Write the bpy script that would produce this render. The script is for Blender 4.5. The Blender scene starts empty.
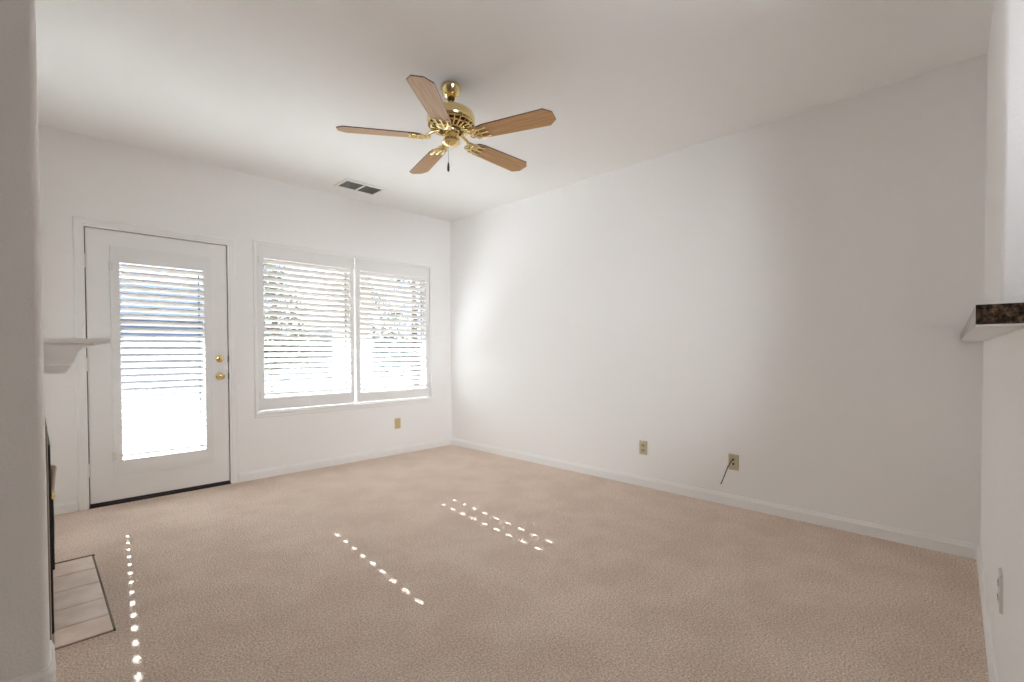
import bpy, bmesh, math, random
from mathutils import Vector, Matrix
PI = math.pi
S = bpy.context.scene
C = S.collection

# ------------------------------------------------------------------ camera
YAW, PITCH, ROLL, FPX, SHY = 0.787508, -0.019147, -0.003805, 477.228, 18.982
cd = bpy.data.cameras.new('camera')
cam = bpy.data.objects.new('camera', cd)
C.objects.link(cam)
fw = Vector((math.sin(YAW)*math.cos(PITCH), math.cos(YAW)*math.cos(PITCH), math.sin(PITCH)))
rt = fw.cross(Vector((0, 0, 1))).normalized()
up = rt.cross(fw)
c_, s_ = math.cos(ROLL), math.sin(ROLL)
r2 = c_*rt + s_*up
u2 = -s_*rt + c_*up
m = Matrix((r2, u2, -fw)).transposed().to_4x4()
m.translation = Vector((-3.6197, -4.6562, 1.1462))
cam.matrix_world = m
cd.sensor_width = 36
cd.lens = FPX*36/1024
cd.shift_y = SHY/1024
cd.clip_start = 0.02
cd.clip_end = 300
S.camera = cam

# ------------------------------------------------------------------ world, sun, exposure
W = bpy.data.worlds.new('sky')
S.world = W
W.use_nodes = True
nt = W.node_tree
nt.nodes.clear()
wo = nt.nodes.new('ShaderNodeOutputWorld')
bg = nt.nodes.new('ShaderNodeBackground')
tc = nt.nodes.new('ShaderNodeTexCoord')
ns = nt.nodes.new('ShaderNodeTexNoise')
ns.inputs['Scale'].default_value = 3.0
ns.inputs['Detail'].default_value = 6
cr = nt.nodes.new('ShaderNodeValToRGB')
cr.color_ramp.elements[0].position = 0.42
cr.color_ramp.elements[0].color = (0.36, 0.55, 0.90, 1)
cr.color_ramp.elements[1].position = 0.60
cr.color_ramp.elements[1].color = (1.0, 0.98, 0.96, 1)
nt.links.new(tc.outputs['Generated'], ns.inputs['Vector'])
nt.links.new(ns.outputs['Fac'], cr.inputs['Fac'])
nt.links.new(cr.outputs['Color'], bg.inputs['Color'])
nt.links.new(bg.outputs[0], wo.inputs[0])
bg.inputs['Strength'].default_value = 3.4

SUN = Vector((-0.092, -1.0, -0.414))
sd = bpy.data.lights.new('sun', 'SUN')
sd.energy = 46
sd.angle = math.radians(0.45)
sd.color = (0.90, 0.965, 1.03)
sun = bpy.data.objects.new('sun', sd)
C.objects.link(sun)
sun.location = (2, 20, 9)
sun.rotation_euler = SUN.to_track_quat('-Z', 'Y').to_euler()

# added fill, unseen behind the camera, bounced off the ceiling
ud = bpy.data.lights.new('fill_uplight', 'AREA')
ud.shape = 'DISK'
ud.size = 0.6
ud.energy = 14.5
ud.spread = math.radians(90)
ud.color = (0.95, 0.97, 1.0)
ul = bpy.data.objects.new('fill_uplight', ud)
C.objects.link(ul)
ul.location = (-1.75, -5.5, 0.98)
ul.rotation_euler = (Vector((-2.55, -4.95, 2.72)) - ul.location).to_track_quat('-Z', 'Y').to_euler()

# second added fill light, out of view behind the camera, aimed at the far corner
pd = bpy.data.lights.new('fill_light', 'AREA')
pd.shape = 'RECTANGLE'
pd.size, pd.size_y = 0.8, 0.8
pd.energy = 10.2
pd.spread = math.radians(61)
pd.color = (0.92, 0.97, 1.02)
pl = bpy.data.objects.new('fill_light', pd)
C.objects.link(pl)
pl.location = (-2.95, -5.9, 2.20)
pl.rotation_euler = (Vector((-0.22, -0.4, 1.15)) - pl.location).to_track_quat('-Z', 'Y').to_euler()

S.view_settings.view_transform = 'Standard'
S.view_settings.look = 'None'
S.view_settings.exposure = 0.40
S.view_settings.gamma = 1.0
S.view_settings.use_curve_mapping = False
S.cycles.max_bounces = 14
S.cycles.diffuse_bounces = 10
S.cycles.glossy_bounces = 4
S.cycles.transparent_max_bounces = 16
S.cycles.caustics_reflective = False
S.cycles.caustics_refractive = False
S.cycles.sample_clamp_indirect = 30.0

# ------------------------------------------------------------------ materials
def mat(name, col, rough=0.6, metal=0.0, bump=None, var=None, spec=0.5):
    """bump=(scale, strength, distance); var=(scale, colour2, lo, hi)"""
    M = bpy.data.materials.new(name)
    M.use_nodes = True
    n = M.node_tree
    b = n.nodes['Principled BSDF']
    b.inputs['Base Color'].default_value = (*col, 1)
    b.inputs['Roughness'].default_value = rough
    b.inputs['Metallic'].default_value = metal
    b.inputs['Specular IOR Level'].default_value = spec
    t = n.nodes.new('ShaderNodeTexCoord')
    if var:
        x = n.nodes.new('ShaderNodeTexNoise')
        x.inputs['Scale'].default_value = var[0]
        x.inputs['Detail'].default_value = 5
        n.links.new(t.outputs['Object'], x.inputs['Vector'])
        r = n.nodes.new('ShaderNodeValToRGB')
        r.color_ramp.elements[0].position = var[2]
        r.color_ramp.elements[1].position = var[3]
        r.color_ramp.elements[0].color = (*col, 1)
        r.color_ramp.elements[1].color = (*var[1], 1)
        n.links.new(x.outputs['Fac'], r.inputs['Fac'])
        n.links.new(r.outputs['Color'], b.inputs['Base Color'])
    if bump:
        x = n.nodes.new('ShaderNodeTexNoise')
        x.inputs['Scale'].default_value = bump[0]
        x.inputs['Detail'].default_value = 3
        n.links.new(t.outputs['Object'], x.inputs['Vector'])
        q = n.nodes.new('ShaderNodeBump')
        q.inputs['Strength'].default_value = bump[1]
        q.inputs['Distance'].default_value = bump[2]
        n.links.new(x.outputs['Fac'], q.inputs['Height'])
        n.links.new(q.outputs['Normal'], b.inputs['Normal'])
    return M

M_wall = mat('wall_paint', (0.915, 0.905, 0.895), 0.75, bump=(105, 0.38, 0.004), spec=0.2)
M_ceil = mat('ceiling_paint', (0.915, 0.91, 0.90), 0.85, bump=(60, 0.15, 0.004), spec=0.1)
M_rear = mat('taupe_paint', (0.42, 0.39, 0.36), 0.8, bump=(105, 0.3, 0.004), spec=0.2)
M_trim = mat('trim_paint', (0.90, 0.895, 0.885), 0.38, spec=0.4)
M_door = mat('door_paint', (0.90, 0.89, 0.88), 0.42, spec=0.4)
M_shut = mat('shutter_paint', (0.86, 0.855, 0.845), 0.40, spec=0.4)
M_dark = mat('dark_bronze', (0.018, 0.014, 0.012), 0.45)
M_gap = mat('gap_shade', (0.06, 0.05, 0.045), 0.8)  # dark tone that paints the shade inside narrow gaps
M_rod = mat('steel_rod', (0.10, 0.10, 0.10), 0.5, 0.6)
M_hinge = mat('painted_hinge', (0.78, 0.76, 0.73), 0.35, 0.1)
M_brass = mat('polished_brass', (0.86, 0.70, 0.36), 0.13, 1.0)
M_antbrass = mat('dark_brass', (0.10, 0.07, 0.03), 0.3, 1.0)
M_almond = mat('almond_plastic', (0.56, 0.49, 0.33), 0.4)
M_almdark = mat('dark_almond_plastic', (0.40, 0.34, 0.22), 0.45)  # darker almond for sockets and screws
M_gold = mat('gold_plate', (0.60, 0.46, 0.20), 0.35)
M_white = mat('white_plastic', (0.74, 0.73, 0.70), 0.35)
M_black = mat('black_rubber', (0.012, 0.012, 0.012), 0.5)
M_iron = mat('black_metal', (0.012, 0.010, 0.010), 0.45, 0.0)
M_grille = mat('grille_gray', (0.46, 0.46, 0.44), 0.55)
M_duct = mat('duct_dark', (0.07, 0.07, 0.07), 0.8)
M_screw = mat('slot_dark', (0.05, 0.045, 0.035), 0.6)
M_bristle = mat('broom_bristle', (0.72, 0.58, 0.48), 0.9, bump=(200, 0.6, 0.003))
M_stone = mat('surround_tile', (0.66, 0.58, 0.50), 0.45, var=(60, (0.68, 0.62, 0.54), 0.4, 0.62))
M_grout = mat('grout', (0.28, 0.24, 0.21), 0.9)
M_concrete = mat('patio_pavers', (0.32, 0.30, 0.28), 0.9, var=(3, (0.40, 0.38, 0.35), 0.4, 0.6))
M_gravel = mat('yard_gravel', (0.36, 0.33, 0.29), 0.95, var=(8, (0.46, 0.43, 0.38), 0.4, 0.6))
M_stucco = mat('stucco', (0.66, 0.58, 0.50), 0.9, bump=(50, 0.3, 0.01))
M_beam = mat('patio_wood', (0.42, 0.30, 0.20), 0.8, var=(5, (0.50, 0.37, 0.26), 0.4, 0.6))
M_fence = mat('fence_boards', (0.20, 0.19, 0.18), 0.85, var=(12, (0.28, 0.26, 0.24), 0.4, 0.6))
M_roof = mat('slate_shingles', (0.15, 0.19, 0.26), 0.8, var=(30, (0.22, 0.27, 0.34), 0.4, 0.6))
M_house = mat('house_siding', (0.13, 0.18, 0.28), 0.8)
M_bark = mat('bark', (0.16, 0.11, 0.08), 0.9)
M_leafa = mat('evergreen_leaf', (0.035, 0.075, 0.045), 0.7, var=(4, (0.07, 0.12, 0.06), 0.4, 0.6))
M_leafb = mat('olive_leaf', (0.09, 0.12, 0.05), 0.7, var=(4, (0.16, 0.17, 0.08), 0.4, 0.6))
M_hill = mat('hill_scrub', (0.16, 0.17, 0.17), 0.95, var=(0.3, (0.24, 0.23, 0.20), 0.4, 0.6))

def carpet_mat():
    M = bpy.data.materials.new('carpet')
    M.use_nodes = True
    n = M.node_tree
    b = n.nodes['Principled BSDF']
    b.inputs['Roughness'].default_value = 0.95
    b.inputs['Specular IOR Level'].default_value = 0.05
    t = n.nodes.new('ShaderNodeTexCoord')
    def noise(sc, det, rough=0.5):
        x = n.nodes.new('ShaderNodeTexNoise')
        x.inputs['Scale'].default_value = sc
        x.inputs['Detail'].default_value = det
        x.inputs['Roughness'].default_value = rough
        n.links.new(t.outputs['Object'], x.inputs['Vector'])
        return x
    fine = noise(125, 3, 0.75)
    rf = n.nodes.new('ShaderNodeValToRGB')
    rf.color_ramp.elements[0].position = 0.40
    rf.color_ramp.elements[1].position = 0.60
    rf.color_ramp.elements[0].color = (0.62, 0.475, 0.375, 1)
    rf.color_ramp.elements[1].color = (0.99, 0.85, 0.735, 1)
    n.links.new(fine.outputs['Fac'], rf.inputs['Fac'])
    big = noise(3.4, 4, 0.62)
    rb = n.nodes.new('ShaderNodeValToRGB')
    rb.color_ramp.elements[0].position = 0.40
    rb.color_ramp.elements[1].position = 0.60
    rb.color_ramp.elements[0].color = (0.92, 0.90, 0.89, 1)
    rb.color_ramp.elements[1].color = (1.0, 1.0, 1.0, 1)
    n.links.new(big.outputs['Fac'], rb.inputs['Fac'])
    mx = n.nodes.new('ShaderNodeMix')
    mx.data_type = 'RGBA'
    mx.blend_type = 'MULTIPLY'
    mx.inputs[0].default_value = 1.0
    n.links.new(rf.outputs['Color'], mx.inputs[6])
    n.links.new(rb.outputs['Color'], mx.inputs[7])
    n.links.new(mx.outputs[2], b.inputs['Base Color'])
    q = n.nodes.new('ShaderNodeBump')
    q.inputs['Strength'].default_value = 0.8
    q.inputs['Distance'].default_value = 0.012
    n.links.new(fine.outputs['Fac'], q.inputs['Height'])
    n.links.new(q.outputs['Normal'], b.inputs['Normal'])
    return M
M_carpet = carpet_mat()

def wood_mat(name, c1, c2):
    M = bpy.data.materials.new(name)
    M.use_nodes = True
    n = M.node_tree
    b = n.nodes['Principled BSDF']
    b.inputs['Roughness'].default_value = 0.38
    t = n.nodes.new('ShaderNodeTexCoord')
    mp = n.nodes.new('ShaderNodeMapping')
    mp.inputs['Scale'].default_value = (2.5, 70, 10)
    x = n.nodes.new('ShaderNodeTexNoise')
    x.inputs['Scale'].default_value = 2.0
    x.inputs['Detail'].default_value = 6
    x.inputs['Distortion'].default_value = 0.6
    n.links.new(t.outputs['Object'], mp.inputs['Vector'])
    n.links.new(mp.outputs['Vector'], x.inputs['Vector'])
    r = n.nodes.new('ShaderNodeValToRGB')
    r.color_ramp.elements[0].position = 0.35
    r.color_ramp.elements[1].position = 0.65
    r.color_ramp.elements[0].color = (*c1, 1)
    r.color_ramp.elements[1].color = (*c2, 1)
    n.links.new(x.outputs['Fac'], r.inputs['Fac'])
    n.links.new(r.outputs['Color'], b.inputs['Base Color'])
    return M
M_oak = wood_mat('oak_blade', (0.46, 0.245, 0.09), (0.62, 0.365, 0.16))
M_edge = mat('blade_edge', (0.07, 0.035, 0.02), 0.5)

def granite_mat():
    M = bpy.data.materials.new('granite')
    M.use_nodes = True
    n = M.node_tree
    b = n.nodes['Principled BSDF']
    b.inputs['Roughness'].default_value = 0.12
    t = n.nodes.new('ShaderNodeTexCoord')
    x = n.nodes.new('ShaderNodeTexNoise')
    x.inputs['Scale'].default_value = 120
    x.inputs['Detail'].default_value = 4
    n.links.new(t.outputs['Object'], x.inputs['Vector'])
    r = n.nodes.new('ShaderNodeValToRGB')
    e = r.color_ramp.elements
    e[0].position = 0.36; e[0].color = (0.008, 0.006, 0.005, 1)
    e[1].position = 0.68; e[1].color = (0.17, 0.11, 0.068, 1)
    k = e.new(0.50); k.color = (0.055, 0.033, 0.02, 1)
    n.links.new(x.outputs['Fac'], r.inputs['Fac'])
    n.links.new(r.outputs['Color'], b.inputs['Base Color'])
    return M
M_granite = granite_mat()

def tile_mat():
    """hearth: square beige tiles, grout lines at fixed places"""
    M = mat('hearth_tile', (0.70, 0.54, 0.44), 0.5, var=(9, (0.80, 0.66, 0.56), 0.4, 0.62))
    return M
M_tile = tile_mat()

def glass_mat():
    M = bpy.data.materials.new('pane_glass')
    M.use_nodes = True
    n = M.node_tree
    n.nodes.clear()
    o = n.nodes.new('ShaderNodeOutputMaterial')
    tr = n.nodes.new('ShaderNodeBsdfTransparent')
    gl = n.nodes.new('ShaderNodeBsdfGlossy')
    gl.inputs['Roughness'].default_value = 0.02
    mx = n.nodes.new('ShaderNodeMixShader')
    mx.inputs[0].default_value = 0.05
    tr.inputs['Color'].default_value = (0.95, 0.97, 0.97, 1)
    n.links.new(tr.outputs[0], mx.inputs[1])
    n.links.new(gl.outputs[0], mx.inputs[2])
    n.links.new(mx.outputs[0], o.inputs[0])
    return M
M_glass = glass_mat()

# ------------------------------------------------------------------ mesh helpers
def box(bm, x0, x1, y0, y1, z0, z1, bev=0.0):
    vs = [bm.verts.new((x, y, z)) for z in (z0, z1) for y in (y0, y1) for x in (x0, x1)]
    fs = [bm.faces.new([vs[i] for i in f]) for f in
          ((0, 2, 3, 1), (4, 5, 7, 6), (0, 1, 5, 4), (2, 6, 7, 3), (0, 4, 6, 2), (1, 3, 7, 5))]
    if bev:
        es = set(e for f in fs for e in f.edges)
        bmesh.ops.bevel(bm, geom=list(es), offset=bev, segments=2, profile=0.5, affect='EDGES')

def extrude(bm, pts, fn, a, b):
    """polygon pts (list of 2-tuples) swept from a to b; fn(u, v, t) -> xyz"""
    A = [bm.verts.new(fn(u, v, a)) for u, v in pts]
    B = [bm.verts.new(fn(u, v, b)) for u, v in pts]
    n = len(pts)
    bm.faces.new(A)
    bm.faces.new(B[::-1])
    for i in range(n):
        j = (i+1) % n
        bm.faces.new((A[i], B[i], B[j], A[j]))

def alongx(u, v, t): return (t, u, v)
def alongy(u, v, t): return (u, t, v)
def alongz(u, v, t): return (u, v, t)

def lathe(bm, prof, seg=28, o=(0, 0, 0), axis='z'):
    rings = []
    for r, h in prof:
        ring = []
        for k in range(seg):
            a = 2*PI*k/seg
            p = (r*math.cos(a), r*math.sin(a), h)
            if axis == 'y': p = (p[0], p[2], p[1])
            if axis == 'x': p = (p[2], p[0], p[1])
            ring.append(bm.verts.new((p[0]+o[0], p[1]+o[1], p[2]+o[2])))
        rings.append(ring)
    for A, B in zip(rings, rings[1:]):
        for k in range(seg):
            j = (k+1) % seg
            bm.faces.new((A[k], A[j], B[j], B[k]))
    bm.faces.new(rings[0][::-1])
    bm.faces.new(rings[-1])

def tube(bm, pts, r, seg=10):
    pts = [Vector(q) for q in pts]
    rr = r if isinstance(r, (list, tuple)) else [r]*len(pts)
    rings = []
    for i, q in enumerate(pts):
        d = (pts[min(i+1, len(pts)-1)] - pts[max(i-1, 0)]).normalized()
        h = Vector((0, 0, 1)) if abs(d.z) < 0.9 else Vector((1, 0, 0))
        a = d.cross(h).normalized()
        b = d.cross(a)
        rings.append([bm.verts.new(q + rr[i]*(math.cos(2*PI*k/seg)*a + math.sin(2*PI*k/seg)*b)) for k in range(seg)])
    for A, B in zip(rings, rings[1:]):
        for k in range(seg):
            j = (k+1) % seg
            bm.faces.new((A[k], A[j], B[j], B[k]))
    bm.faces.new(rings[0][::-1])
    bm.faces.new(rings[-1])

def obj(name, bm, material, parent=None, smooth=False, loc=None):
    bmesh.ops.recalc_face_normals(bm, faces=bm.faces[:])
    me = bpy.data.meshes.new(name)
    bm.to_mesh(me)
    bm.free()
    if smooth:
        me.shade_smooth()
        try: me.set_sharp_from_angle(angle=math.radians(smooth if smooth > 1 else 40))
        except Exception: pass
    me.materials.append(material)
    o = bpy.data.objects.new(name, me)
    C.objects.link(o)
    if parent: o.parent = parent
    if loc: o.location = loc
    return o

def tag(o, label, cat, group=None):
    o['label'] = label
    o['category'] = cat
    if group: o['group'] = group
    return o

def thing(name, label, cat, loc=(0, 0, 0), rotz=0.0, group=None):
    o = bpy.data.objects.new(name, None)
    C.objects.link(o)
    o.location = loc
    o.rotation_euler = (0, 0, rotz)
    o.empty_display_size = 0.1
    return tag(o, label, cat, group)

def struct(name, bm, material, parent=None, **k):
    o = obj(name, bm, material, parent, **k)
    if not parent: o['kind'] = 'structure'
    return o

def wall_panel(bm, x0, x1, z0, z1, y0, y1, holes):
    """vertical slab in the xz plane with rectangular holes (hx0,hx1,hz0,hz1)"""
    xs = sorted({x0, x1, *[h[0] for h in holes], *[h[1] for h in holes]})
    zs = sorted({z0, z1, *[h[2] for h in holes], *[h[3] for h in holes]})
    inside = lambda x, z: any(h[0] < x < h[1] and h[2] < z < h[3] for h in holes)
    solid = {(i, j) for i in range(len(xs)-1) for j in range(len(zs)-1)
             if not inside((xs[i]+xs[i+1])/2, (zs[j]+zs[j+1])/2)}
    V = {}
    def v(x, y, z):
        k = (round(x, 5), round(y, 5), round(z, 5))
        if k not in V: V[k] = bm.verts.new(k)
        return V[k]
    for i, j in solid:
        a, b, c, d = xs[i], xs[i+1], zs[j], zs[j+1]
        bm.faces.new((v(a, y0, c), v(b, y0, c), v(b, y0, d), v(a, y0, d)))
        bm.faces.new((v(a, y1, c), v(a, y1, d), v(b, y1, d), v(b, y1, c)))
        if (i-1, j) not in solid: bm.faces.new((v(a, y0, c), v(a, y0, d), v(a, y1, d), v(a, y1, c)))
        if (i+1, j) not in solid: bm.faces.new((v(b, y0, c), v(b, y1, c), v(b, y1, d), v(b, y0, d)))
        if (i, j-1) not in solid: bm.faces.new((v(a, y0, c), v(a, y1, c), v(b, y1, c), v(b, y0, c)))
        if (i, j+1) not in solid: bm.faces.new((v(a, y0, d), v(b, y0, d), v(b, y1, d), v(a, y1, d)))

# ------------------------------------------------------------------ room shell
H = 2.721
XW, YR = -5.4, -6.2                      # far left and rear of the open plan behind the camera
bm = bmesh.new(); box(bm, XW, 0.0, YR, 0.0, -0.10, 0.0)
struct('floor', bm, M_carpet)
bm = bmesh.new(); box(bm, XW-0.15, 0.15, YR-0.15, 0.15, H, H+0.12)
struct('ceiling', bm, M_ceil)

DX0, DX1, DZ1 = -3.348, -2.418, 2.068      # door opening
WX0, WX1, WZ0, WZ1 = -2.190, -0.311, 0.606, 2.118
bm = bmesh.new()
wall_panel(bm, -4.0, 0.15, -0.1, H, 0.0, 0.15, [(DX0, DX1, -0.02, DZ1), (WX0, WX1, WZ0, WZ1)])
struct('wall_back', bm, M_wall)
bm = bmesh.new(); box(bm, 0.0, 0.15, YR, 0.0, -0.1, H)
struct('wall_right', bm, M_wall)
bm = bmesh.new(); box(bm, XW-0.15, 0.15, YR-0.15, YR, -0.1, H)
struct('wall_rear', bm, M_rear)
bm = bmesh.new(); box(bm, XW-0.15, XW, YR, -2.41, -0.1, H)
struct('wall_far_left', bm, M_rear)

# fireplace chase: near face at y=-2.41, room face at x=-3.6, rounded drywall corner
def rounded(xa, xb, ya, yb, r, corners):
    pts = []
    for (cx, cy, key, a0) in ((xb, yb, 'xb_yb', 0), (xa, yb, 'xa_yb', 90), (xa, ya, 'xa_ya', 180), (xb, ya, 'xb_ya', 270)):
        if key in corners:
            ox = cx - r if cx == xb else cx + r
            oy = cy - r if cy == yb else cy + r
            for k in range(9):
                a = math.radians(a0 + 90*k/8)
                pts.append((ox + r*math.cos(a), oy + r*math.sin(a)))
        else:
            pts.append((cx, cy))
    return pts
bm = bmesh.new()
extrude(bm, rounded(XW, -3.594, -2.41, 0.0, 0.022, {'xb_ya'}), alongz, 0.0, H)
struct('wall_left', bm, M_wall, smooth=30)

# half wall with the full-height stub next to the right wall (about two degrees off square)
SK = 0.035
YN = lambda x: -4.641 + SK*x
def near_box(bm, x0, x1, z0, z1, y_out, y_in, rnd=0.0):
    """slab along the half wall; y_out/y_in are offsets from its room face (positive = into the room)"""
    pts = [(x0, YN(x0)+y_out), (x1, YN(x1)+y_out), (x1, YN(x1)+y_in), (x0, YN(x0)+y_in)]
    if rnd:
        q = []
        for k in range(7):
            a = math.radians(180 - 90*k/6)
            q.append((x0 + rnd + rnd*math.cos(a), YN(x0)+y_in - rnd + rnd*math.sin(a)))
        pts = pts[:3] + q[::-1]
    extrude(bm, pts, alongz, z0, z1)
bm = bmesh.new()
near_box(bm, -1.262, 0.0, 0.0, H, -0.16, 0.0, rnd=0.018)
near_box(bm, -2.28, -1.2625, 0.0, 1.188, -0.16, 0.0, rnd=0.0)
struct('wall_near', bm, M_wall, smooth=30)
bm = bmesh.new()
near_box(bm, -2.28, -1.09, 1.144, 1.188, 0.0, 0.010)
struct('trim_1', bm, M_trim)

# baseboards (moulded top)
BP = [(0, 0), (0.014, 0), (0.014, 0.058), (0.011, 0.066), (0.008, 0.072), (0.0065, 0.080), (0, 0.080)]
bm = bmesh.new()
extrude(bm, [(-u, v) for u, v in BP], alongx, -2.360, 0.0)
extrude(bm, [(-u, v) for u, v in BP], alongx, -3.594, -3.412)
struct('baseboard_back', bm, M_trim)
bm = bmesh.new(); extrude(bm, [(-u, v) for u, v in BP], alongy, YN(0), 0.0)
struct('baseboard_right', bm, M_trim)
bm = bmesh.new()
extrude(bm, BP, lambda u, v, t: (t, YN(t)+u, v), -2.28, 0.0)
struct('baseboard_near', bm, M_trim)
bm = bmesh.new()
extrude(bm, [(-3.594+u, v) for u, v in BP], alongy, -2.392, -2.205)
extrude(bm, [(-2.41-u, v) for u, v in BP], alongx, XW, -3.612)
# rounded corner piece
prev = None
for k in range(7):
    a = math.radians(-90 + 90*k/6)
    ring = [bm.verts.new((-3.616+(0.022+u)*math.cos(a), -2.388+(0.022+u)*math.sin(a), v)) for u, v in BP]
    if prev:
        for i in range(len(BP)):
            j = (i+1) % len(BP)
            bm.faces.new((prev[i], ring[i], ring[j], prev[j]))
    prev = ring
struct('baseboard_left', bm, M_trim)

# ------------------------------------------------------------------ door
# casing
def casing(bm, x0, x1, z0, z1, w, bottom=False, yproj=0.016):
    """moulded frame boards around x0..x1, z0..z1 (inner), width w"""
    def board(pts):
        pass
    P = [(0.000, 0.0), (0.000, 0.010), (0.012, 0.010), (0.018, 0.013), (w-0.014, 0.016), (w-0.004, 0.014), (w, 0.009), (w, 0.0)]
    rings = []
    path = [(x0, z0, -1, 0), (x0, z1, -1, 1), (x1, z1, 1, 1), (x1, z0, 1, 0)]
    if bottom:
        path = [(x0, z0, -1, -1), (x0, z1, -1, 1), (x1, z1, 1, 1), (x1, z0, 1, -1)]
    for (x, z, sx, sz) in path:
        rings.append([bm.verts.new((x + sx*u, -v, z + sz*u)) for u, v in P])
    n = len(P)
    segs = [(0, 1), (1, 2), (2, 3)] + ([(3, 0)] if bottom else [])
    for a, b in segs:
        for i in range(n):
            j = (i+1) % n
            bm.faces.new((rings[a][i], rings[b][i], rings[b][j], rings[a][j]))
    if not bottom:
        bm.faces.new(rings[0]); bm.faces.new(rings[3][::-1])
bm = bmesh.new()
casing(bm, DX0+0.004, DX1-0.004, 0.0, DZ1-0.004, 0.060)
struct('trim_2', bm, M_trim)
# jamb with stop, coloured dark as the shade in the gap round the leaf
bm = bmesh.new()
for (a, b) in ((DX0, DX0+0.030), (DX1-0.030, DX1)):
    box(bm, a, b, 0.052, 0.15, 0.0155, DZ1)
box(bm, DX0+0.030, DX1-0.030, 0.052, 0.15, DZ1-0.030, DZ1)
struct('trim_3', bm, M_gap)

LX0, LX1, LZ0, LZ1 = -3.3365, -2.4285, 0.030, 2.0585
bm = bmesh.new()
GX0, GX1, GZ0, GZ1 = -3.165, -2.590, 0.300, 1.860
wall_panel(bm, LX0, LX1, LZ0, LZ1, 0.004, 0.048, [(GX0, GX1, GZ0, GZ1)])
door = struct('door_1', bm, M_door)
bm = bmesh.new()
box(bm, GX0+0.001, GX1-0.001, 0.036, 0.040, GZ0+0.001, GZ1-0.001)
obj('glass', bm, M_glass, door)
bm = bmesh.new()
for (a, b, c, d) in ((GX0, GX1, GZ0, GZ0+0.012), (GX0, GX1, GZ1-0.012, GZ1), (GX0, GX0+0.010, GZ0+0.012, GZ1-0.012), (GX1-0.010, GX1, GZ0+0.012, GZ1-0.012)):
    box(bm, a+0.0005, b-0.0005, 0.041, 0.047, c, d)
obj('glazing_bead', bm, M_door, door)
bm = bmesh.new()
box(bm, LX0, LX1, 0.002, 0.050, 0.016, 0.029)
obj('door_sweep', bm, M_dark, door)
def rosette(name, z, prof, x=-2.491):
    b = bmesh.new()
    lathe(b, [(r, -h+0.004) for r, h in prof], 24, (x, 0, z), 'y')
    return obj(name, b, M_brass, door, smooth=35)
rosette('door_knob', 0.938, [(0.033, 0.0), (0.033, 0.004), (0.029, 0.008), (0.013, 0.011), (0.012, 0.030), (0.020, 0.038), (0.027, 0.047), (0.0285, 0.056), (0.025, 0.063), (0.016, 0.067), (0.004, 0.068)])
db = rosette('deadbolt', 1.088, [(0.031, 0.0), (0.031, 0.005), (0.026, 0.010), (0.020, 0.012), (0.006, 0.0125)])
bm = bmesh.new(); box(bm, -2.495, -2.487, -0.028, -0.006, 1.072, 1.104, 0.002)
obj('thumb_turn', bm, M_brass, db)
for z in (1.811, 1.055, 0.278):
    b = bmesh.new()
    lathe(b, [(0.0065, z-0.046), (0.0065, z-0.016), (0.0060, z-0.0155), (0.0060, z-0.0148), (0.0065, z-0.0145), (0.0065, z+0.0145), (0.0060, z+0.0148), (0.0060, z+0.0155), (0.0065, z+0.016), (0.0065, z+0.046)], 14, (-3.342, -0.004, 0))
    lathe(b, [(0.0075, z+0.046), (0.0075, z+0.049), (0.003, z+0.053)], 14, (-3.342, -0.004, 0))
    obj('hinge', b, M_hinge, door, smooth=40)
for z in (0.938, 1.088):
    b = bmesh.new(); box(b, -2.428, -2.4225, -0.001, 0.020, z-0.028, z+0.028)
    obj('latch_plate', b, M_antbrass, door)
# threshold
bm = bmesh.new()
extrude(bm, [(-0.012, 0.0), (-0.012, 0.004), (0.004, 0.013), (0.12, 0.015), (0.149, 0.006), (0.149, 0.0)], alongx, DX0+0.001, DX1-0.001)
struct('trim_4', bm, M_dark)

# ------------------------------------------------------------------ windows
bm = bmesh.new()
casing(bm, WX0+0.004, WX1-0.004, WZ0+0.004, WZ1-0.004, 0.034, bottom=True)
struct('trim_5', bm, M_trim)
bm = bmesh.new()      # thin stool and apron under the shutters
extrude(bm, [(0.0, 0.578), (-0.022, 0.578), (-0.026, 0.583), (-0.026, 0.592), (-0.022, 0.597), (0.0, 0.599), (0.148, 0.6055), (0.148, 0.578)][:6], alongx, WX0-0.020, WX1+0.004)
extrude(bm, [(0.0, 0.545), (-0.013, 0.545), (-0.016, 0.555), (-0.016, 0.578), (0.0, 0.578)], alongx, WX0-0.030, WX1+0.020)
struct('trim_6', bm, M_trim)
bm = bmesh.new()      # strips closing the gap beside the shutters, dark colour stands in for its shade
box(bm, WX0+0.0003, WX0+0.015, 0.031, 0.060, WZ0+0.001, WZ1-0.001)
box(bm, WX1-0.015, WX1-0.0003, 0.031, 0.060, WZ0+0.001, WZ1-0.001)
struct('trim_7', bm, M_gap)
XM = -1.252                                # middle of the pair
def window(name, x0, x1):
    b = bmesh.new()
    wall_panel(b, x0, x1, WZ0, WZ1, 0.092, 0.148, [(x0+0.035, x1-0.035, WZ0+0.045, WZ1-0.045)])
    w = struct(name, b, M_white)
    b = bmesh.new(); box(b, x0+0.036, x1-0.036, 0.118, 0.122, WZ0+0.046, WZ1-0.046)
    obj('glass', b, M_glass, w)
    b = bmesh.new()
    wall_panel(b, x0+0.036, x1-0.036, WZ0+0.046, WZ1-0.046, 0.108, 0.117, [(x0+0.040, x1-0.040, WZ0+0.052, WZ1-0.052)])
    obj('gasket', b, M_grille, w)
    return w
window('window_1', WX0+0.001, XM-0.0005)
window('window_2', XM+0.0005, WX1-0.001)

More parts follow.
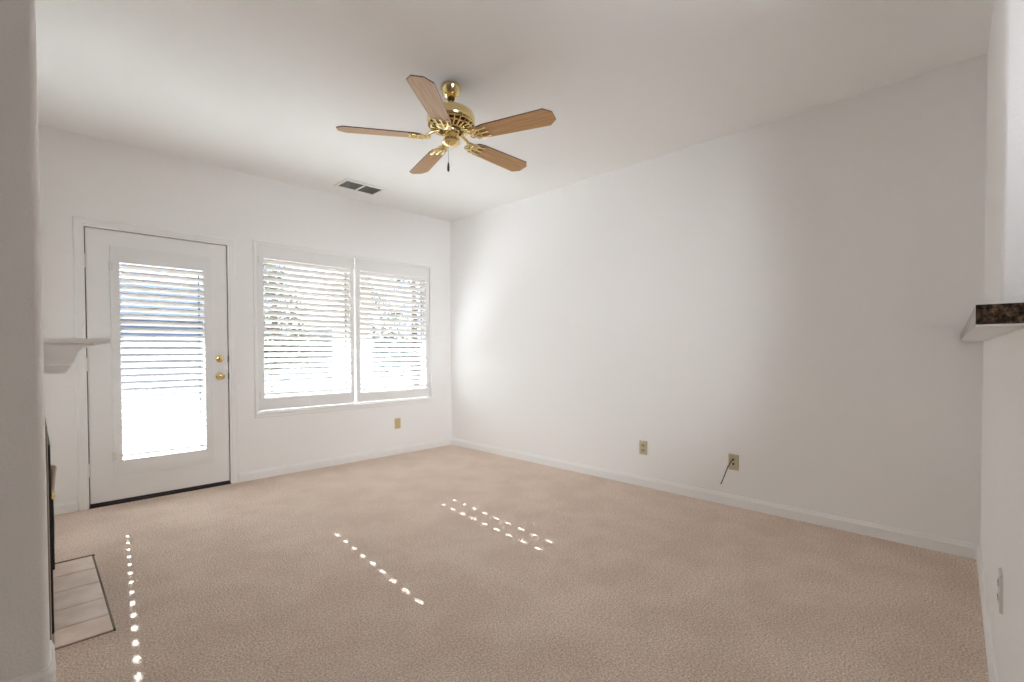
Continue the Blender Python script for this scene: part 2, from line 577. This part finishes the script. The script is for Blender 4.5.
# ------------------------------------------------------------------ shutters
SW, PITCHZ, TILT = 0.064, 0.0525, math.radians(29)
def slat_section(a, b, n=5, th=0.0100):
    """part of an elliptic louvre section between chord positions a..b (metres from the pivot)"""
    top, bot = [], []
    for k in range(n+1):
        s = a + (b-a)*k/n
        h = max(0.0020, th/2*math.sqrt(max(0, 1-(2*s/SW)**4)))
        top.append((s, h)); bot.append((s, -h))
    pts = top + bot[::-1]
    ca, sa = math.cos(TILT), math.sin(TILT)
    # s>0 is the outer edge, which hangs down; the inner edge stands up
    return [(s*ca + h*sa, -s*sa + h*ca) for s, h in pts]
def shutter(label, x0, x1, z0, z1, stile_l, stile_r, rail_b, rail_t, yf, hole_l, hole_r, hinge_side, group=None, clip=0.0):
    root = thing('louvered_shutter', label, 'shutter', ((x0+x1)/2, yf, z0), 0, group)
    ox, oy, oz = (x0+x1)/2, yf, z0
    b = bmesh.new()
    a0, a1, c0, c1 = x0+stile_l-ox, x1-stile_r-ox, rail_b, z1-rail_t-oz
    wall_panel(b, x0-ox, x1-ox, 0, z1-oz, 0.0, 0.028, [(a0, a1, c0, c1)])
    obj('frame', b, M_shut, root)
    n = round((c1-c0)/PITCHZ)
    p = (c1-c0)/n
    b = bmesh.new()
    g, hw, hd = 0.0004, 0.014, 0.0100
    e0 = a0+g+(hw if hole_l else 0)
    e1 = a1-g-(hw if hole_r else 0)
    yc = 0.016
    for k in range(n):
        zc = c0 + (k+0.5)*p
        f = lambda u, v, t: (t, yc+u, zc+v)
        extrude(b, slat_section(-SW/2, SW/2, 8), f, e0, e1)
        for flag, q0, q1 in ((hole_l, a0+g, e0), (hole_r, e1, a1-g)):
            if flag:
                extrude(b, slat_section(-SW/2, -hd, 4), f, q0, q1)
                extrude(b, slat_section(hd, SW/2, 4), f, q0, q1)
    obj('louvers', b, M_shut, root, smooth=35)
    b = bmesh.new()
    xr = a1 - 0.026
    box(b, xr-0.006, xr+0.006, 0.052, 0.056, c0+0.012, c1-0.012)
    obj('tilt_rod', b, M_rod, root)
    for hz in (0.09, 0.91):
        b = bmesh.new()
        hx = (x0-0.003 if hinge_side < 0 else x1+0.003)-ox
        zz = (z1-z0)*hz
        lathe(b, [(0.0045, zz-0.032), (0.0045, zz+0.032)], 12, (hx, -0.0045, 0))
        w = 0.018*hinge_side
        box(b, min(hx, hx-w), max(hx, hx-w), -0.0018, -0.0002, zz-0.030, zz+0.030)
        obj('hinge', b, M_hinge, root, smooth=40)
    return root
shutter('white louvered shutter hung on the patio door, closed slats over its glass', -3.203, -2.550, 0.211, 1.942, 0.053, 0.054, 0.120, 0.120, -0.0255, True, False, -1)
shutter('wider left white louvered shutter of the window, nearest the patio door', -2.182, -1.264, 0.612, 2.1125, 0.047, 0.039, 0.113, 0.1165, 0.0, True, True, -1, 'louvered shutters on the double window')
shutter('narrower right white louvered shutter of the window, nearest the corner', -1.240, -0.319, 0.612, 2.1125, 0.046, 0.053, 0.101, 0.1205, 0.0, True, False, 1, 'louvered shutters on the double window')

# ------------------------------------------------------------------ ceiling fan
FX, FY = -1.837, -2.377
fan = thing('ceiling_fan', 'polished brass ceiling fan with five oak blades hanging from the ceiling', 'ceiling fan', (FX, FY, 0))
bm = bmesh.new(); lathe(bm, [(0.060, H-0.0005), (0.062, 2.714), (0.062, 2.706), (0.056, 2.694), (0.050, 2.672), (0.034, 2.656), (0.022, 2.650)], 32)
obj('canopy', bm, M_brass, fan, smooth=35)
bm = bmesh.new(); lathe(bm, [(0.021, 2.652), (0.024, 2.646), (0.018, 2.637), (0.012, 2.633)], 20)
obj('hanger_ball', bm, M_antbrass, fan, smooth=35)
bm = bmesh.new(); lathe(bm, [(0.0105, 2.640), (0.0105, 2.580)], 16); lathe(bm, [(0.020, 2.602), (0.026, 2.592), (0.028, 2.580)], 20)
obj('downrod', bm, M_brass, fan, smooth=35)
bm = bmesh.new(); lathe(bm, [(0.030, 2.586), (0.075, 2.584), (0.112, 2.574), (0.134, 2.556), (0.142, 2.534), (0.142, 2.510), (0.137, 2.502), (0.120, 2.498), (0.02, 2.498)], 40)
obj('motor_housing', bm, M_brass, fan, smooth=35)
# pierced flywheel band below the housing
bm = bmesh.new(); lathe(bm, [(0.112, 2.4975), (0.110, 2.486), (0.090, 2.472), (0.060, 2.460), (0.02, 2.460)], 40)
obj('motor_core', bm, M_antbrass, fan, smooth=35)
bm = bmesh.new()
for k in range(24):
    a = 2*PI*k/24
    ca, sa = math.cos(a), math.sin(a)
    tube(bm, [(0.134*ca, 0.134*sa, 2.499), (0.133*ca, 0.133*sa, 2.488), (0.112*ca, 0.112*sa, 2.472), (0.078*ca, 0.078*sa, 2.462)], 0.0065, 6)
for rr_, zz_ in ((0.078, 2.461), (0.118, 2.477), (0.135, 2.493)):
    ring = [(rr_*math.cos(2*PI*k/48), rr_*math.sin(2*PI*k/48), zz_) for k in range(49)]
    tube(bm, ring, 0.0055, 6)
obj('filigree_ring', bm, M_brass, fan, smooth=50)
bm = bmesh.new(); lathe(bm, [(0.050, 2.463), (0.050, 2.452), (0.046, 2.446), (0.048, 2.410), (0.050, 2.398), (0.054, 2.392), (0.054, 2.386), (0.040, 2.374), (0.020, 2.368), (0.006, 2.366)], 32)
obj('switch_housing', bm, M_brass, fan, smooth=35)
bm = bmesh.new()
for k in range(28):
    z = 2.392 - k*0.0048
    lathe(bm, [(0.0006, z+0.0018), (0.0018, z), (0.0006, z-0.0018)], 6, (-0.0385, -0.020, 0))
tube(bm, [(-0.0385, -0.020, 2.392), (-0.0385, -0.020, 2.255)], 0.0009, 5)
ch = obj('pull_chain', bm, M_antbrass, fan)
bm = bmesh.new(); lathe(bm, [(0.002, 2.258), (0.005, 2.246), (0.0075, 2.226), (0.007, 2.210), (0.003, 2.202)], 14, (-0.0385, -0.020, 0))
obj('pull_fob', bm, M_black, ch, smooth=40)

BLZ = 2.416
def blade_outline():
    r0, r1, w0, w1 = 0.168, 0.648, 0.056, 0.068
    return [(r0, -0.028), (r0+0.022, -0.048), (r0+0.060, -w0), (r1-0.042, -w1), (r1, -w1+0.036),
            (r1, w1-0.036), (r1-0.042, w1), (r0+0.060, w0), (r0+0.022, 0.048), (r0, 0.028)]
PH = math.radians(-69.79)
TP = math.tan(math.radians(11))
protos = None
for k in range(5):
    if protos is None:
        # bracket: arm, plate with three fingers, scrolls
        b = bmesh.new()
        zt = BLZ-2.416
        tube(b, [(0.070, 0, 2.458), (0.120, 0, 2.440), (0.165, 0, BLZ-0.010)], [0.011, 0.010, 0.009], 8)
        for s in (-1, 0, 1):
            tube(b, [(0.150, 0.004*s, BLZ-0.010-TP*0.004*s), (0.185, 0.030*s, BLZ-0.008-TP*0.030*s), (0.240, 0.036*s, BLZ-0.007-TP*0.036*s)], [0.008, 0.007, 0.006], 8)
            lathe(b, [(0.004, -0.005), (0.010, -0.003), (0.010, 0.002)], 12, (0.240, 0.036*s, BLZ-0.006-TP*0.036*s))
        for s in (-1, 1):
            pts = [(0.178+0.020*math.cos(t), s*(0.022+0.020*math.sin(t)), BLZ-0.008-TP*s*(0.022+0.020*math.sin(t))) for t in [2*PI*q/14 for q in range(15)]]
            tube(b, pts, 0.0055, 6)
            pts = [(0.140+0.014*math.cos(t), s*(0.018+0.014*math.sin(t)), BLZ-0.004-TP*s*(0.018+0.014*math.sin(t))) for t in [2*PI*q/12 for q in range(13)]]
            tube(b, pts, 0.005, 6)
        arm = obj('blade_bracket', b, M_brass, fan, smooth=50)
        b = bmesh.new()
        extrude(b, blade_outline(), lambda u, v, t: (u, v, t - TP*v), BLZ-0.003, BLZ+0.003)
        bl = obj('blade', b, M_oak, arm)
        bl.data.materials.append(M_edge)
        for f in bl.data.polygons:
            if abs(f.normal.z) < 0.5: f.material_index = 1
        bl['label'] = 'oak wood blade with dark edge'
        protos = (arm, bl)
    else:
        arm = protos[0].copy(); C.objects.link(arm); arm.parent = fan
        bl = protos[1].copy(); C.objects.link(bl); bl.parent = arm
    arm.rotation_euler = (0, 0, PH + k*2*PI/5)

# ------------------------------------------------------------------ ceiling vent
vent = thing('air_vent', 'white two-panel air vent with gray grilles set in the ceiling by the window wall', 'vent', (-1.375, -0.378, H))
bm = bmesh.new()
def vframe(bm):
    xs = [(-0.205, -0.178), (-0.008, 0.008), (0.178, 0.205)]
    for a, b in xs: box(bm, a, b, -0.138, 0.138, -0.008, -0.0005, 0.002)
    for a, b in ((-0.138, -0.095), (0.095, 0.138)):
        for p, q in ((-0.178, -0.008), (0.008, 0.178)):
            box(bm, p, q, a, b, -0.0075, -0.0005)
vframe(bm)
obj('frame', bm, M_trim, vent)
for sx in (-1, 1):
    b = bmesh.new()
    x0, x1 = (-0.178, -0.008) if sx < 0 else (0.008, 0.178)
    box(b, x0, x1, -0.095, 0.095, -0.0015, -0.0005)
    for k in range(19):
        y = -0.088 + k*0.0098
        extrude(b, [(y-0.004, -0.0065), (y-0.003, -0.0072), (y+0.005, -0.0022), (y+0.004, -0.0015)], alongx, x0+0.001, x1-0.001)
    obj('grille', b, M_grille, vent)

# ------------------------------------------------------------------ outlets and cable
def outlet(name, label, cat, loc, rotz, pm, dm, kind, group=None):
    """built facing -y at the origin"""
    root = thing(name, label, cat, loc, rotz, group)
    b = bmesh.new()
    extrude(b, [(-0.036, -0.058), (0.036, -0.058), (0.036, 0.058), (-0.036, 0.058)], lambda u, v, t: (u*(1 if t > -0.003 else 0.93), t, v*(1 if t > -0.003 else 0.955)), -0.0005, -0.0075)
    obj('plate', b, pm, root)
    if kind == 'duplex':
        for s in (-1, 1):
            b = bmesh.new()
            pts = [(0.017*math.cos(t), s*0.0215 + max(-0.0125, min(0.0125, 0.017*math.sin(t)))) for t in [2*PI*q/20 for q in range(20)]]
            extrude(b, pts, lambda u, v, t: (u, t, v), -0.0068, -0.0095)
            f = obj('socket', b, dm, root)
            b = bmesh.new()
            for sx in (-0.006, 0.006): box(b, sx-0.0011, sx+0.0011, -0.0102, -0.0094, s*0.0215-0.001, s*0.0215+0.007)
            lathe(b, [(0.0022, -0.0094), (0.0022, -0.0102)], 10, (0, 0, s*0.0215-0.0065), 'y')
            obj('slots', b, M_screw, f)
        b = bmesh.new(); lathe(b, [(0.003, -0.0074), (0.002, -0.0085)], 10, (0, 0, 0), 'y')
        obj('screw', b, dm, root)
    elif kind == 'cable':
        for z in (0.020, -0.012):
            b = bmesh.new()
            lathe(b, [(0.0075, -0.0070), (0.0075, -0.0100), (0.0048, -0.0102), (0.0048, -0.0160)], 12, (0, 0, z), 'y')
            obj('jack', b, M_black, root, smooth=40)
        for z in (0.045, -0.045):
            b = bmesh.new(); lathe(b, [(0.003, -0.0070), (0.002, -0.0085)], 10, (0, 0, z), 'y')
            obj('screw', b, dm, root)
    return root
outlet('electrical_outlet', 'gold colored electrical outlet on the window wall under the right shutter', 'outlet', (-0.758, 0, 0.341), 0, M_gold, M_almond, 'duplex')
outlet('electrical_outlet', 'almond duplex electrical outlet on the long blank wall, left of the cable plate', 'outlet', (0, -2.612, 0.326), PI/2*-1, M_almond, M_almdark, 'duplex')
outlet('cable_jack', 'almond two-port cable jack plate on the long blank wall with black cord', 'cable jack', (0, -3.345, 0.323), PI/2*-1, M_almond, M_almdark, 'cable')
bm = bmesh.new()
tube(bm, [(-0.0165, -3.345, 0.343), (-0.026, -3.345, 0.343), (-0.034, -3.338, 0.330), (-0.038, -3.318, 0.290), (-0.036, -3.293, 0.220), (-0.034, -3.271, 0.163), (-0.034, -3.266, 0.152)], 0.0036, 8)
tag(obj('coaxial_cable', bm, M_black, smooth=50), 'short black coaxial cord hanging out of the cable plate on the blank wall', 'cable')
xo = -1.575
sw = outlet('electrical_outlet', 'white electrical outlet seen edge-on low on the half wall at far right', 'outlet', (xo, YN(xo), 0.42), PI+math.atan(SK), M_white, M_white, 'duplex')

# ------------------------------------------------------------------ bar counter
ctr = thing('bar_counter', 'brown granite bar top with white underside on the half wall at right', 'counter', (0, 0, 0))
EK = 0.038
YE = lambda x: -4.550 + EK*x
bm = bmesh.new()
pts = [(-2.371, YE(-2.371)), (-0.002, YE(0)), (-0.002, YN(0)+0.002), (-1.264, YN(-1.264)+0.002), (-1.264, -5.12), (-2.371, -5.12)]
extrude(bm, pts, alongz, 1.1925, 1.229)
obj('slab', bm, M_granite, ctr)
bm = bmesh.new()
pts = [(-2.370, YE(-2.370)-0.0005), (-0.003, YE(0)-0.0005), (-0.003, YN(0)+0.002), (-1.264, YN(-1.264)+0.002), (-1.264, -5.119), (-2.370, -5.119)]
extrude(bm, pts, alongz, 1.1885, 1.192)
obj('underside_panel', bm, M_trim, ctr)['label'] = 'white painted underside panel'

# ------------------------------------------------------------------ fireplace
fp = thing('fireplace', 'fireplace with beige tile surround and black metal firebox at left edge', 'fireplace', (-3.594, -1.64, 0))
bm = bmesh.new()
def yz(u, v, t): return (t, u, v)
# surround: tiles around the opening, local frame (x from wall, y from -1.64)
S0, S1, O0, O1, OT, ST = -0.555, 0.575, -0.345, 0.42, 0.775, 0.872
def tiles(bm, a, b, c, d, nu, nv):
    for i in range(nu):
        for j in range(nv):
            y0 = a+(b-a)*i/nu; y1 = a+(b-a)*(i+1)/nu
            z0 = c+(d-c)*j/nv; z1 = c+(d-c)*(j+1)/nv
            box(bm, 0.0005, 0.008, y0+0.0015, y1-0.0015, z0+0.0015, z1-0.0015)
tiles(bm, S0, O0, 0.006, ST, 1, 4)
tiles(bm, O1, S1, 0.006, ST, 1, 4)
tiles(bm, O0, O1, OT, ST, 4, 1)
obj('tile_surround', bm, M_stone, fp)
bm = bmesh.new()
box(bm, 0.0005, 0.0065, S0+0.001, O0-0.001, 0.004, ST-0.001); box(bm, 0.0005, 0.0065, O1+0.001, S1-0.001, 0.004, ST-0.001); box(bm, 0.0005, 0.0065, O0, O1, OT+0.001, ST-0.001)
obj('grout_bed', bm, M_grout, fp)
bm = bmesh.new()
box(bm, 0.0006, 0.004, O0+0.001, O1-0.001, 0.004, OT-0.001)
for a, b, c, d in ((O0+0.001, O0+0.045, 0.004, OT-0.001), (O1-0.045, O1-0.001, 0.004, OT-0.001), (O0+0.045, O1-0.045, OT-0.09, OT-0.001), (O0+0.045, O1-0.045, 0.004, 0.07)):
    box(bm, 0.0006, 0.018, a, b, c, d)
obj('firebox_frame', bm, M_iron, fp)
for i in range(2):
    b = bmesh.new()
    y0 = O0+0.048 + i*0.334
    box(b, 0.0045, 0.0085, y0, y0+0.331, 0.073, OT-0.093)
    d = obj('firebox_door', b, M_black, fp)
    b = bmesh.new()
    yk = y0+0.315 if i == 0 else y0+0.016
    lathe(b, [(0.004, 0.0085), (0.004, 0.013), (0.008, 0.015), (0.008, 0.019), (0.003, 0.021)], 12, (0, yk, 0.38), 'x')
    obj('knob', b, M_brass, d, smooth=40)
# hearth: flush row of tiles on the floor in front
hearth = thing('tile_hearth', 'flush beige tile hearth set in the carpet before the fireplace', 'hearth', (-3.594, -1.64, 0))
HX0, HX1, HY0, HY1 = 0.0145, 0.190, -0.485, 0.528
bm = bmesh.new()
box(bm, HX0, HX1+0.008, HY0+0.001, HY1+0.012, 0.0005, 0.004)
obj('grout_bed', bm, M_grout, hearth)
ys = [HY0, HY0+0.165, HY0+0.365, HY0+0.585, HY0+0.80, HY1]
for a, b_ in zip(ys, ys[1:]):
    b = bmesh.new()
    box(b, HX0+0.001, HX1, a+0.003, b_-0.003, 0.001, 0.0085, 0.0015)
    obj('tile', b, M_tile, hearth)
bm = bmesh.new()
box(bm, HX0, HX1+0.012, HY1+0.001, HY1+0.013, 0.0005, 0.010); box(bm, HX1+0.001, HX1+0.008, HY0, HY1+0.001, 0.0005, 0.009)
obj('edge_strip', bm, M_antbrass, hearth)
# mantel
mt = thing('mantel_shelf', 'white crown moulding mantel shelf on the fireplace wall at left', 'mantel', (-3.594, -2.25, 0))
MY0, MY1 = 0.0, 1.42
bm = bmesh.new()
extrude(bm, [(0.0005, 1.181), (0.180, 1.181), (0.186, 1.184), (0.188, 1.189), (0.186, 1.194), (0.180, 1.199), (0.0005, 1.199)], alongy, MY0, MY1)
obj('shelf', bm, M_trim, mt)
bm = bmesh.new()
prof = [(0.0005, 1.1805), (0.142, 1.1805), (0.142, 1.174), (0.136, 1.170), (0.126, 1.165)]
for k in range(1, 7):
    a = math.radians(90*k/6)
    prof.append((0.126 - 0.034*math.sin(a)*1.0 - 0.004*k/6, 1.165 - 0.038*(1-math.cos(a))))
for k in range(1, 6):
    a = math.radians(90*k/5)
    prof.append((0.088 - 0.018*(1-math.cos(a)), 1.127 - 0.026*math.sin(a)))
prof += [(0.070, 1.098), (0.0005, 1.098)]
extrude(bm, prof, alongy, MY0+0.012, MY1-0.012)
obj('crown_moulding', bm, M_trim, mt)
bm = bmesh.new()
extrude(bm, [(0.0005, 1.0975), (0.074, 1.0975), (0.076, 1.092), (0.073, 1.087), (0.063, 1.085), (0.060, 1.080), (0.060, 1.070), (0.0005, 1.070)], alongy, MY0+0.012, MY1-0.012)
obj('bed_moulding', bm, M_trim, mt)
# hearth broom standing bristles-up at the far end of the hearth
br = thing('hearth_broom', 'small hearth broom standing bristles up against the far end of the fireplace', 'broom', (-3.562, -1.200, 0.0085))
bm = bmesh.new(); lathe(bm, [(0.0065, 0.0), (0.0075, 0.01), (0.0065, 0.12), (0.0085, 0.25), (0.0065, 0.378)], 14)
obj('handle', bm, M_black, br, smooth=40)
bm = bmesh.new(); lathe(bm, [(0.008, 0.372), (0.014, 0.380), (0.014, 0.400), (0.011, 0.408), (0.009, 0.410)], 14)
obj('ferrule', bm, M_brass, br, smooth=40)
bm = bmesh.new()
rnd = random.Random(3)
for k in range(110):
    a = rnd.uniform(0, 2*PI); q = math.sqrt(rnd.random())
    x0, y0 = 0.008*q*math.cos(a), 0.010*q*math.sin(a)
    x1, y1 = 0.007+0.014*q*math.cos(a), 0.045*q*math.sin(a)
    tube(bm, [(x0, y0, 0.405), (x1, y1, 0.53+0.015*rnd.random())], 0.0018, 4)
obj('bristles', bm, M_bristle, br)

# ------------------------------------------------------------------ outdoors
bm = bmesh.new(); box(bm, -9, 9, 0.16, 4.4, -0.14, -0.04)
struct('patio_slab', bm, M_concrete)
bm = bmesh.new(); box(bm, -40, 40, 4.4, 60, -0.16, -0.06)
struct('ground', bm, M_gravel)
pc = thing('patio_cover', 'brown wooden patio cover over the slab outside the windows', 'patio cover', (0, 0.2, 2.545))
bm = bmesh.new(); box(bm, -8, 3.6, 0.0, 3.0, 0.10, 0.16)
obj('roof_deck', bm, M_beam, pc)
bm = bmesh.new(); box(bm, -8, 3.6, 2.88, 3.0, -0.02, 0.099)
obj('beam', bm, M_beam, pc)
bm = bmesh.new()
for k in range(15):
    x = -7.8+k*0.78
    box(bm, x, x+0.06, 0.0, 2.879, 0.0, 0.099)
obj('rafters', bm, M_beam, pc)
def post(x, lab):
    b = bmesh.new()
    box(b, x-0.24, x+0.24, 2.86, 3.34, -0.04, 2.520)
    box(b, x-0.28, x+0.28, 2.82, 3.38, -0.04, 0.16)
    tag(obj('patio_column', b, M_stucco), lab, 'column')
post(0.27, 'square beige stucco patio column behind the middle of the double window')
fence = thing('garden_fence', 'gray board fence along the back of the yard beyond the patio', 'fence', (0, 13.0, -0.06))
bm = bmesh.new()
for k in range(110):
    x = -11 + k*0.205
    box(bm, x, x+0.195, 0.0, 0.02, 0.03, 1.72)
obj('boards', bm, M_fence, fence)
bm = bmesh.new(); box(bm, -11, 11.6, -0.04, 0.0, 0.25, 0.34); box(bm, -11, 11.6, -0.04, 0.0, 1.40, 1.49)
obj('rails', bm, M_fence, fence)
hs = thing('neighbor_house', 'neighboring house with a slate blue roof beyond the fence behind the door', 'house', (-1.0, 19.0, -0.06))
bm = bmesh.new(); box(bm, -5.0, 4.2, 0, 7, 0, 2.5)
obj('walls', bm, M_house, hs)
bm = bmesh.new(); extrude(bm, [(-0.6, 2.45), (3.5, 4.3), (7.6, 2.45), (7.6, 2.60), (3.5, 4.5), (-0.6, 2.60)], alongx, -5.6, 4.8)
obj('roof', bm, M_roof, hs)
for x in (-3.9,):
    b = bmesh.new(); box(b, x, x+1.3, -0.03, 0.02, 0.9, 2.0)
    obj('house_window', b, M_duct, hs)
bm = bmesh.new()
n = 40
prev = None
for k in range(n+1):
    x = -70 + 140*k/n
    h = 5.0 + 1.6*math.sin(x*0.09+1.0) + 0.9*math.sin(x*0.23)
    ring = [bm.verts.new((x, 60, -0.2)), bm.verts.new((x, 68, h)), bm.verts.new((x, 80, -0.2))]
    if prev:
        for i in range(3):
            j = (i+1) % 3
            bm.faces.new((prev[i], ring[i], ring[j], prev[j]))
    prev = ring
struct('hills', bm, M_hill)

def tree(label, x, y, h, r, leaf, seed, n, lo):
    root = thing('tree', label, 'tree', (x, y, -0.06), 0, 'trees beyond the patio')
    R = random.Random(seed)
    b = bmesh.new()
    tube(b, [(0, 0, 0), (0.03, 0.02, h*0.4), (0.0, 0.0, h*0.85)], [0.13, 0.10, 0.03], 9)
    for k in range(9):
        a = R.uniform(0, 2*PI); z0 = R.uniform(lo, h*0.75)
        q = r*R.uniform(0.5, 0.9)
        tube(b, [(0, 0, z0), (q*0.5*math.cos(a), q*0.5*math.sin(a), z0+0.25), (q*math.cos(a), q*math.sin(a), z0+0.55)], [0.05, 0.03, 0.012], 6)
    obj('trunk', b, M_bark, root)
    b = bmesh.new()
    clumps = []
    for k in range(46):
        a = R.uniform(0, 2*PI); t = R.random()
        z = lo + (h-lo)*t
        q = r*math.sqrt(R.random())*(math.sin(PI*min(1, 0.18+0.82*t))**0.6)
        clumps.append((q*math.cos(a), q*math.sin(a), z))
    for k in range(n):
        cx, cy, cz = R.choice(clumps)
        p = Vector((cx+R.gauss(0, r*0.14), cy+R.gauss(0, r*0.14), cz+R.gauss(0, r*0.13)))
        u = Vector((R.uniform(-1, 1), R.uniform(-1, 1), R.uniform(-1, 1))).normalized()
        w = u.orthogonal().normalized()
        s = R.uniform(0.05, 0.10)
        v = [b.verts.new(p+s*u), b.verts.new(p+0.45*s*w), b.verts.new(p-s*u), b.verts.new(p-0.45*s*w)]
        b.faces.new(v)
    obj('foliage', b, leaf, root)
tree('tall dark evergreen tree in the yard behind the right shutter', 4.9, 8.2, 5.2, 1.75, M_leafa, 5, 6500, 0.7)
tree('loose olive green tree in the yard behind the left shutter', 1.5, 10.5, 4.4, 1.25, M_leafb, 9, 3200, 0.9)
